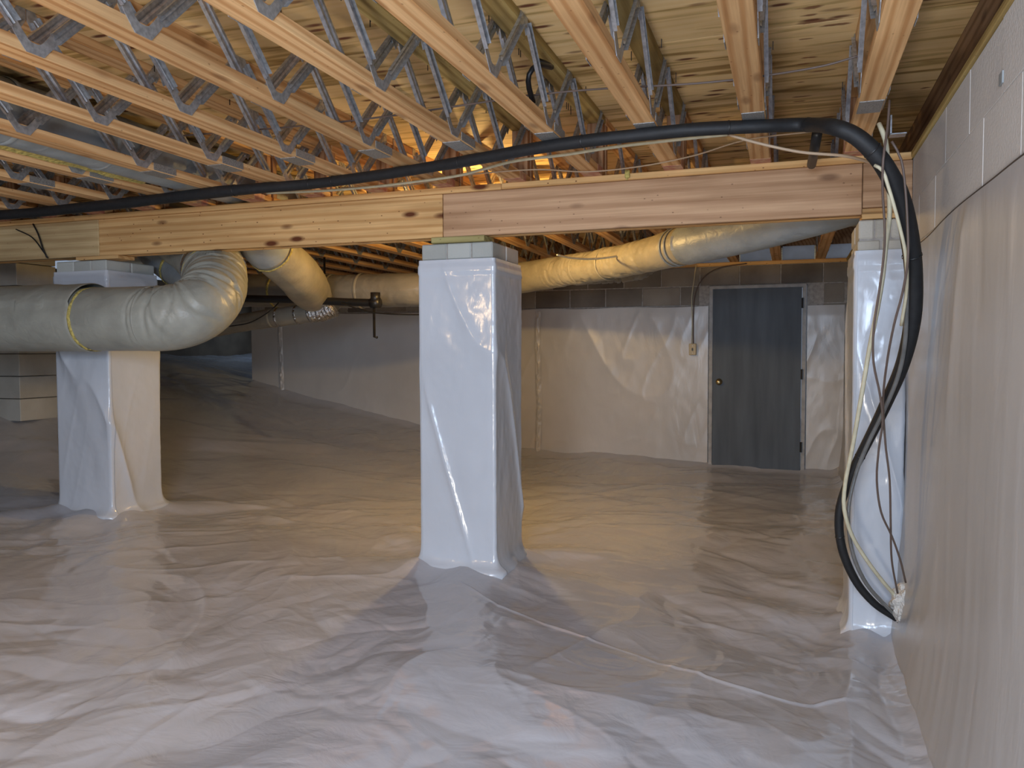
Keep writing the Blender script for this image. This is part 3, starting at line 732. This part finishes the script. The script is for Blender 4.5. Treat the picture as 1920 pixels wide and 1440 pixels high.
# outer sleeve to the left of the joint, open along one side
def sleeve(t, P, ia, ib, r, mat):
    pp = [Vector(P[i][:3]) for i in range(ia, ib)]
    o = MB().tube(pp, [r]*(len(pp)-2)+[r*.995, r*.975], 64, False, lambda l, a, s: 1+.012*float(vn(l*5, math.cos(a)*1.5, 63))+(.085+.03*float(vn(l*8, a, 62)) if 215 < math.degrees(a) % 360 < 338+6*float(vn(l*4, 0, 60)) else 0)).build('outer_sleeve', mat, t, smooth=True)
    return o
sleeve(t, P, 2, i1, R0*1.045, DUCT)
band(t, P, i2, R0*1.012, .02, DUCT, 'tie_band')
i3 = near_i(P, at(405, 505, y=4.25)); band(t, P, i3, .203, .07, FOIL, 'foil_tape', lambda l, a, s: 1+.01*float(vn(a*9, l*40, 66)))
i4 = near_i(P, at(398, 520, y=4.15)); band(t, P, i4, .196, .015, YELLOW, 'insulation_edge', lambda l, a, s: 1+.02*float(vn(a*5, l*9, 67)))

# pale duct branch dropping behind the beam left of the elbow
pts = [V4(at(262, 430, y=4.75), .15), V4(at(300, 470, y=4.7), .15), V4(at(340, 508, y=4.62), .13), V4(at(372, 535, y=4.5), .10)]
t, P = duct('air_duct', pts, DUCTPALE, 'pale bluish duct piece tucked behind the beam beside the elbow', 40, .02, (.008, 3, 1))
band(t, P, near_i(P, at(335, 502, y=4.63)), .140, .03, YELLOW, 'insulation_edge', lambda l, a, s: 1+.03*float(vn(a*5, l*9, 68)))

# duct lying in the joist bay at upper left
pts = [V4((-3.20, -.6, 1.035), .142), V4((-3.20, 1.5, 1.035), .142), V4((-3.20, 2.6, 1.03), .142), V4((-3.20, 3.4, 1.03), .142), V4((-3.20, 4.6, 1.03), .142)]
t, P = duct('air_duct', pts, DUCTPALE, 'grey insulated duct lying up between two floor trusses at upper left', 48, .03, (.02, 2, 1.2))
for yy in (2.55, 3.05): band(t, P, near_i(P, (-3.2, yy, 1.03)), .146, .03, DUCTPALE, 'tie_band')
mb = MB(); ya = np.linspace(2.45, 3.45, 60)
for i in range(59):
    y0, y1 = ya[i], ya[i+1]; z0 = .902-.012*abs(float(vn(y0*9, 0, 71))); z1 = .902-.012*abs(float(vn(y1*9, 0, 71)))
    n = len(mb.v); mb.v += [Vector((-3.275, y0, .912)), Vector((-3.275, y1, .912)), Vector((-3.325, y1, z1)), Vector((-3.325, y0, z0)), Vector((-3.290, y0, .922)), Vector((-3.290, y1, .922)), Vector((-3.335, y1, z1+.012)), Vector((-3.335, y0, z0+.012))]
    mb.f += [[n, n+1, n+2, n+3], [n+7, n+6, n+5, n+4], [n+3, n+2, n+6, n+7]]
mb.build('insulation_edge', YELLOW, t)

# slanting duct behind the beam, cut sleeve end
pts = [V4(at(462, 408, y=4.45), .155), V4(at(490, 450, y=4.55), .155), V4(at(520, 480, y=4.75), .155), V4(at(556, 512, y=5.15), .165), V4(at(578, 540, y=5.7), .17), V4(at(590, 556, y=6.1), .15)]
t, P = duct('air_duct', pts, DUCTTAN, 'tan duct slanting down away from the beam between elbow and centre pier', 48, .02, (.012, 3, 1.5))
ia = near_i(P, at(505, 468, y=4.64))
band(t, P, ia, .168, .016, YELLOW, 'insulation_edge', lambda l, a, s: 1+.03*float(vn(a*5, l*9, 72)))
pp = [Vector(P[i][:3]) for i in range(0, ia)]
MB().tube(pp, .163, 40, False).build('outer_sleeve', DUCTPALE, t, smooth=True)

# trunk duct left of the centre pier
pts = [V4(at(380, 548, y=6.5), .155), V4(at(480, 545, y=6.45), .155), V4(at(600, 547, y=6.4), .155), V4(at(700, 545, y=6.4), .150), V4(at(790, 543, y=6.45), .15), V4(at(850, 542, y=6.6), .15)]
t, P = duct('trunk_duct', pts, DUCTDARK, 'dark trunk duct running level behind the centre pier on its left', 48, .02, (.02, 5, 1.5), creases=[(.35, 1, .05, 20)])
for u in (520, 606, 615, 625, 680): band(t, P, near_i(P, at(u, 546, y=6.42)), .160, .03, DUCTTAN if u > 560 else YELLOW, 'tie_band')

TRUNK = (t, P)
# long duct on the right, from behind the pier up under the beam
pts = [V4(at(880, 532, y=6.9), .14), V4(at(975, 521, y=6.75), .135), V4(at(1040, 511, y=6.5), .13), V4(at(1110, 500, y=6.15), .125), V4(at(1200, 482, y=5.7), .12), V4(at(1290, 458, y=5.2), .12),
       V4(at(1400, 432, y=4.85), .115), V4(at(1500, 404, y=4.6), .118), V4(at(1620, 368, y=4.45), .12), V4(at(1700, 350, y=4.42), .12)]
t, P = duct('air_duct', pts, DUCTTAN, 'long tan duct rising from behind the centre pier to the right under the beam', 56, .014, (.02, 4, 1.5), creases=[(.20, .62, .11, 22)])
pp_i = near_i(P, at(1285, 459, y=5.22)); pe = near_i(P, at(1640, 366, y=4.44))
pp = [Vector(P[i][:3]) for i in range(pp_i, pe)]
MB().tube(pp, [.118, .128]+[.130]*(len(pp)-2), 48, False, lambda l, a, s: 1+.01*float(vn(l*5, math.cos(a)*1.5, 73))).build('outer_sleeve', DUCTPALE, t, smooth=True)
pq = [Vector(P[i][:3])+Vector((0, -.131, .028)) for i in range(near_i(P, at(1310, 452, y=5.1)), near_i(P, at(1470, 414, y=4.7)), 2)]
MB().tube(pq, .013, 8, True, lambda l, a, s: 1+.6*float(vn(l*30, a, 74))).build('insulation_edge', YELLOW, t)
for u, v in ((1270, 463), (1278, 461), (1150, 492), (1105, 501), (1062, 508)): band(t, P, near_i(P, at(u, v, y=5.2+(1290-u)*.006)), .128, .02, DUCTPALE if u > 1200 else DUCTTAN, 'tie_band')
MB().box(tuple(at(1257, 470, y=5.10)), tuple(at(1257, 470, y=5.10)+Vector((.05, .004, .09)))).build('tape_patch', CREAM, t)

# crumpled short duct behind it
pts = [V4(at(1080, 512, y=7.6), .12), V4(at(1130, 508, y=7.6), .12), V4(at(1170, 505, y=7.6), .125), V4(at(1205, 498, y=7.65), .12), V4(at(1225, 478, y=7.7), .10)]
duct('air_duct', pts, DUCTDARK, 'short crumpled dark duct hanging behind the long duct right of the pier', 40, .012, (.04, 6, 1.5), creases=[(.05, .95, .22, 26)])

# lower dark duct with taped foil end
pts = [V4(at(380, 622, y=6.1), .075), V4(at(440, 608, y=6.05), .08), V4(at(500, 598, y=6.0), .082), V4(at(560, 590, y=6.0), .082), V4(at(592, 585, y=6.0), .08)]
t, P = duct('air_duct', pts, DUCTDARK, 'low dark duct left of the centre pier ending in a foil collar', 36, .02, (.02, 5, 1.5))
for u in (512, 524, 560, 586): band(t, P, near_i(P, at(u, 594, y=6.0)), .086, .022, FOIL if u != 512 else DUCTTAN, 'tape_band')
pp = spline([tuple(at(588, 586, y=6.0)), tuple(at(606, 583, y=6.0)), tuple(at(626, 576, y=6.0))], .008)
MB().tube(pp, [.082+.008*math.sin(i*1.6) for i in range(len(pp))], 32, True).build('foil_collar', FOIL, t, smooth=True)

def straps(t, P, us, r):
    for i in us:
        c = Vector(P[i][:3]); q = [c+Vector((0, math.cos(a)*r, math.sin(a)*r)) for a in [math.pi+math.pi*k/12 for k in range(13)]]
        q = [Vector((c.x, q[0].y, .885))]+q+[Vector((c.x, q[-1].y, .885))]
        mb = MB()
        for j, p_ in enumerate(q):
            mb.v += [p_+Vector((-.012, 0, 0)), p_+Vector((.012, 0, 0))]
            if j: n = len(mb.v); mb.f.append([n-4, n-3, n-1, n-2])
        mb.build('hanger_strap', BLACK, t)
straps(TRUNK[0], TRUNK[1], [20, len(TRUNK[1])//2], .163)
# black drain pipe with elbow, and stub below
pp = spline([tuple(at(380, 556, y=5.8)), tuple(at(470, 560, y=5.8)), tuple(at(560, 562, y=5.8)), tuple(at(640, 566, y=5.8)), tuple(at(706, 568, y=5.8))], .05)
dp = thing('drain_pipe', 'black drain pipe running level under the trunk duct left of the centre pier', 'pipe', tuple(pp[0]))
MB().tube(pp, .032, 16).build('pipe', BLACK, dp, smooth=True)
e = at(706, 568, y=5.8); MB().tube([e-Vector((.05, 0, 0)), e+Vector((.03, 0, 0))], .042, 16).build('coupling', BLACK, dp, smooth=True)
MB().tube([e+Vector((-.01, 0, .0)), e+Vector((-.01, 0, .085))], .04, 16).build('coupling', BLACK, dp, smooth=True)
a = at(701, 574, y=5.8); b = at(702, 632, y=5.8)
MB().tube([a, b, b+Vector((.03, -.01, -.003))], .011, 8).build('drop_tube', BLACK, dp, smooth=True)
wire('thin_cable', [at(640, 568, y=5.75), at(680, 582, y=5.75), at(720, 588, y=5.75), at(790, 590, y=5.75), at(840, 588, y=5.75)], .006, BLACK, 'thin black cable sagging below the drain pipe left of the centre pier')
wire('thin_cable', [at(430, 612, y=5.7), at(465, 606, y=5.7), at(490, 594, y=5.7), at(510, 580, y=5.7), at(522, 568, y=5.78)], .005, BLACK, 'thin black cable looping behind the elbow of the fat duct')

# ------------------------------------------------------------------ insulated line set (black hose)
ZH = .852
top = [(-120, 412), (20, 402), (90, 396), (250, 379), (420, 359), (560, 347), (640, 338), (780, 318), (900, 297), (1000, 279), (1100, 264), (1200, 253), (1300, 243), (1420, 237), (1510, 234)]
pts = [V4(at(u, v, z=ZH), .0255 if u > 500 else .030) for u, v in top]
for u, v, y, r in [(1560, 238, 3.02, .0275), (1605, 256, 3.0, .029), (1645, 292, 3.02, .031), (1672, 335, 3.06, .032), (1692, 385, 3.12, .032), (1706, 450, 3.2, .032), (1713, 520, 3.28, .032),
                (1711, 600, 3.36, .031), (1693, 680, 3.46, .027), (1664, 750, 3.56, .024), (1628, 825, 3.64, .021), (1592, 900, 3.7, .019), (1574, 960, 3.72, .019),
                (1578, 1025, 3.74, .0185), (1602, 1085, 3.77, .0175), (1638, 1130, 3.80, .016), (1680, 1160, 3.84, .013)]:
    pts.append(V4(at(u, v, y=y), r))
P = spline(pts, .02)
hs = thing('insulated_hose', 'black foam insulated hose running along the beam and looping down by the right wall', 'hose', tuple(P[0][:3]))
MB().tube([Vector(p[:3]) for p in P], [float(p[3]) for p in P], 18, True, lambda l, a, s: 1+.05*float(vn(l*6, a, 81))).build('foam_jacket', BLACKFOAM, hs, smooth=True)
for (u, v, y) in [(110/3+560, 1050/3, None), (627, 341, None), (858, 304, None), (1095, 265, None), (1365, 240, None), (440, 357, None), (1702, 478, 3.24), (1612, 853, 3.66), (1576, 1010, 3.73), (1545, 236, None), (1637, 285, 3.02)]:
    q = at(u, v, z=ZH) if y is None else at(u, v, y=y)
    i = near_i(P, q); tie = band(hs, P, i, float(P[i][3])*1.10, .006, BLACK, 'cable_tie', n=14)
q = at(1532, 250, z=ZH-.01); MB().tube([q, q+Vector((-.005, .22, -.02)), q+Vector((-.01, .42, -.03))], .020, 12).build('drop_sleeve', BLACK, hs, smooth=True)

# grey tubing tied to it
g = [(1700, 470, 3.18), (1700, 560, 3.26), (1697, 640, 3.36), (1684, 705, 3.44), (1655, 775, 3.52), (1628, 830, 3.58), (1606, 885, 3.63), (1592, 945, 3.66), (1592, 1000, 3.68), (1603, 1050, 3.70), (1625, 1095, 3.73), (1655, 1130, 3.78), (1683, 1158, 3.84)]
wire('grey_tube', [at(u, v, y=y) for u, v, y in g], .0085, TUBE, 'shiny grey tube tied alongside the hanging black hose', 'tube')
# cream cables
c = [(1648, 232, 3.05), (1660, 262, 3.03), (1664, 300, 3.05), (1666, 345, 3.08), (1668, 400, 3.12), (1661, 460, 3.2), (1655, 520, 3.25), (1643, 590, 3.32), (1630, 655, 3.38), (1614, 750, 3.45), (1598, 840, 3.55), (1585, 905, 3.6),
     (1583, 955, 3.62), (1598, 1005, 3.66), (1625, 1050, 3.70), (1655, 1090, 3.76), (1688, 1128, 3.84)]
wire('cream_cable', [at(u, v, y=y) for u, v, y in c], .0085, CREAM, 'thick cream cable hanging furthest left in front of the pilaster')
c = [(1640, 310, 2.98), (1655, 320, 2.97), (1664, 345, 2.98), (1676, 385, 3.0), (1688, 430, 3.05), (1698, 478, 3.1), (1700, 540, 3.2), (1690, 610, 3.3)]
wire('cream_cable', [at(u, v, y=y) for u, v, y in c], .006, CREAM, 'slim cream cable slanting down to the tie on the black hose')
c = [(1668, 188, 3.0), (1664, 240, 2.98), (1656, 300, 2.95), (1655, 360, 3.0), (1659, 430, 3.05), (1657, 480, 3.1), (1648, 550, 3.15), (1638, 620, 3.2), (1638, 680, 3.25), (1650, 740, 3.3), (1655, 790, 3.35), (1648, 840, 3.4), (1644, 900, 3.46), (1652, 960, 3.52), (1672, 1005, 3.6), (1688, 1050, 3.66), (1698, 1092, 3.72)]
wire('brown_wire', [at(u, v, y=y) for u, v, y in c], .0042, BROWNWIRE, 'thin brown wire hanging from the joist, ending highest at the wall')
c = [(1672, 265, 3.0), (1690, 300, 3.02), (1698, 360, 3.04), (1702, 430, 3.06), (1702, 490, 3.08), (1692, 550, 3.14), (1676, 610, 3.2), (1663, 680, 3.3), (1656, 750, 3.4), (1660, 830, 3.46), (1668, 900, 3.52), (1670, 980, 3.6), (1672, 1050, 3.68), (1683, 1112, 3.78)]
wire('brown_wire', [at(u, v, y=y) for u, v, y in c], .0042, BROWNWIRE, 'thin brown wire crossing in front of the white pilaster wrap to the sealant')
# sealant lump where they enter
bm = bmesh.new(); bmesh.ops.create_icosphere(bm, subdivisions=4, radius=1)
q = at(1697, 1134, y=3.83)
for v in bm.verts:
    n_ = 1+.35*float(vn(v.co.x*3+v.co.z*2, v.co.y*3+v.co.z*3, 91)); v.co = Vector((v.co.x*.055*n_, v.co.y*.07*n_, v.co.z*.09*n_))+q
me = bpy.data.meshes.new('sealant_lump'); bm.to_mesh(me); bm.free()
tag(link_mesh('sealant_lump', me, SEALANT, None, q, True), 'lump of white sealant in the wall corner where the cables enter', 'sealant')

# cables along the joists and beam
def along(name, uv, z, r, mat, label, dz=0): return wire(name, [at(u, v, z=z) for u, v in uv], r, mat, label)
along('flat_cable', [(500, 362), (600, 358), (700, 350), (800, 338), (870, 327), (960, 303), (1060, 290), (1150, 276), (1250, 264), (1365, 252)], .858, .007, CREAM, 'cream flat cable strapped beneath the black hose along the beam')
wire('flat_cable', [at(1365, 252, z=.84), at(1420, 268, y=3.3), at(1500, 285, y=3.3), at(1580, 292, y=3.25), at(1630, 304, y=3.1), at(1652, 316, y=3.0)], .006, TAN, 'tan cable sagging from the hose to the vertical bundle at right')
along('thin_wire', [(640, 352), (760, 348), (860, 330), (1000, 318), (1100, 322), (1200, 312), (1300, 292), (1400, 262), (1520, 247)], .872, .0035, TAN, 'thin tan wire hanging between hose and beam top')
wire('thin_wire', [Vector((-2.9, 3.02, 1.0)), Vector((-1.8, 3.0, .97)), Vector((-.9, 3.03, 1.0)), Vector((-.3, 3.0, .965)), Vector((.05, 3.02, .98)), Vector((.22, 3.0, 1.0))], .004, BROWNWIRE, 'thin dark wire strung crosswise through the truss webs near the beam')
wire('thin_wire', [at(30, 430, y=3.985), at(60, 445, y=3.98), at(80, 470, y=3.975), at(90, 484, y=3.985)], .004, BLACK, 'thin black wire trailing down the pale left end of the beam')
wire('thin_wire', [at(62, 420, y=3.985), at(72, 440, y=3.975), at(80, 465, y=3.975), at(88, 483, y=3.985)], .005, BLACK, 'thicker black wire beside it at the left end of the beam')
wire('far_cable', [at(1045, 478, y=5.2), at(1075, 484, y=5.4), at(1120, 485, y=5.6), at(1180, 477, y=5.8), at(1240, 470, y=6.0)], .007, CREAM, 'cream cable sagging under the far trusses above the long duct')

# metal hanger bracket by the last joist
q = at(1672, 232, z=.90); hb = thing('joist_hanger', 'small bent galvanised bracket under the right-most joist', 'bracket', tuple(q))
MB().box(tuple(q+Vector((-.005, 0, -.04))), tuple(q+Vector((.001, .06, .035)))).box(tuple(q+Vector((-.005, 0, -.042))), tuple(q+Vector((.055, .06, -.038)))).build('bracket', METAL, hb)

# added holder, hidden behind the pier, that shades the plywood above the bulb
lh = thing('shade_holder', 'added white holder shading the plywood above the bulb, hidden behind the centre pier', 'lamp', (-2.05, 5.2, .85))
revolve([(0, .055), (.012, .058), (.03, .045), (.045, .022)], (-2.05, 5.2, .862), (0, 0, -1), 24).build('shade_disc', SEALANT, lh)
MB().box((-2.12, 5.17, .863), (-1.7, 5.23, .879)).build('mounting_board', PINE_X, lh)

# small things on the timber and the wall
q = at(1176, 325, y=3.975)
tag(MB().box((q.x-.012, q.y-.004, q.z-.022), (q.x+.012, q.y+.012, q.z+.016), .002).tube([q+Vector((0, -.004, -.02)), q+Vector((0, -.008, -.034))], .004, 8).build('cable_clip', YELLOW, None, tuple(q)), 'tiny yellow clip on the front edge of the beam top plate', 'clip')
wire('black_strap', [at(1000, 112, z=1.13), at(1020, 118, z=1.12), at(1034, 126, z=1.10), at(1008, 122, z=1.08), at(992, 140, z=1.04), at(992, 165, z=1.0), at(1000, 192, z=.96)], .011, BLACK, 'twisted black strap caught in the truss webs above the hose', 'strap', n=6)
q = at(1878, 147, x=WX-.003)
tag(MB().box((WX-.006, q.y-.018, q.z-.016), (WX-.0012, q.y+.018, q.z+.016), .001).build('tape_patch', DUCTPALE, None, tuple(q)), 'small pale blue tape patch high on the right block wall', 'patch')
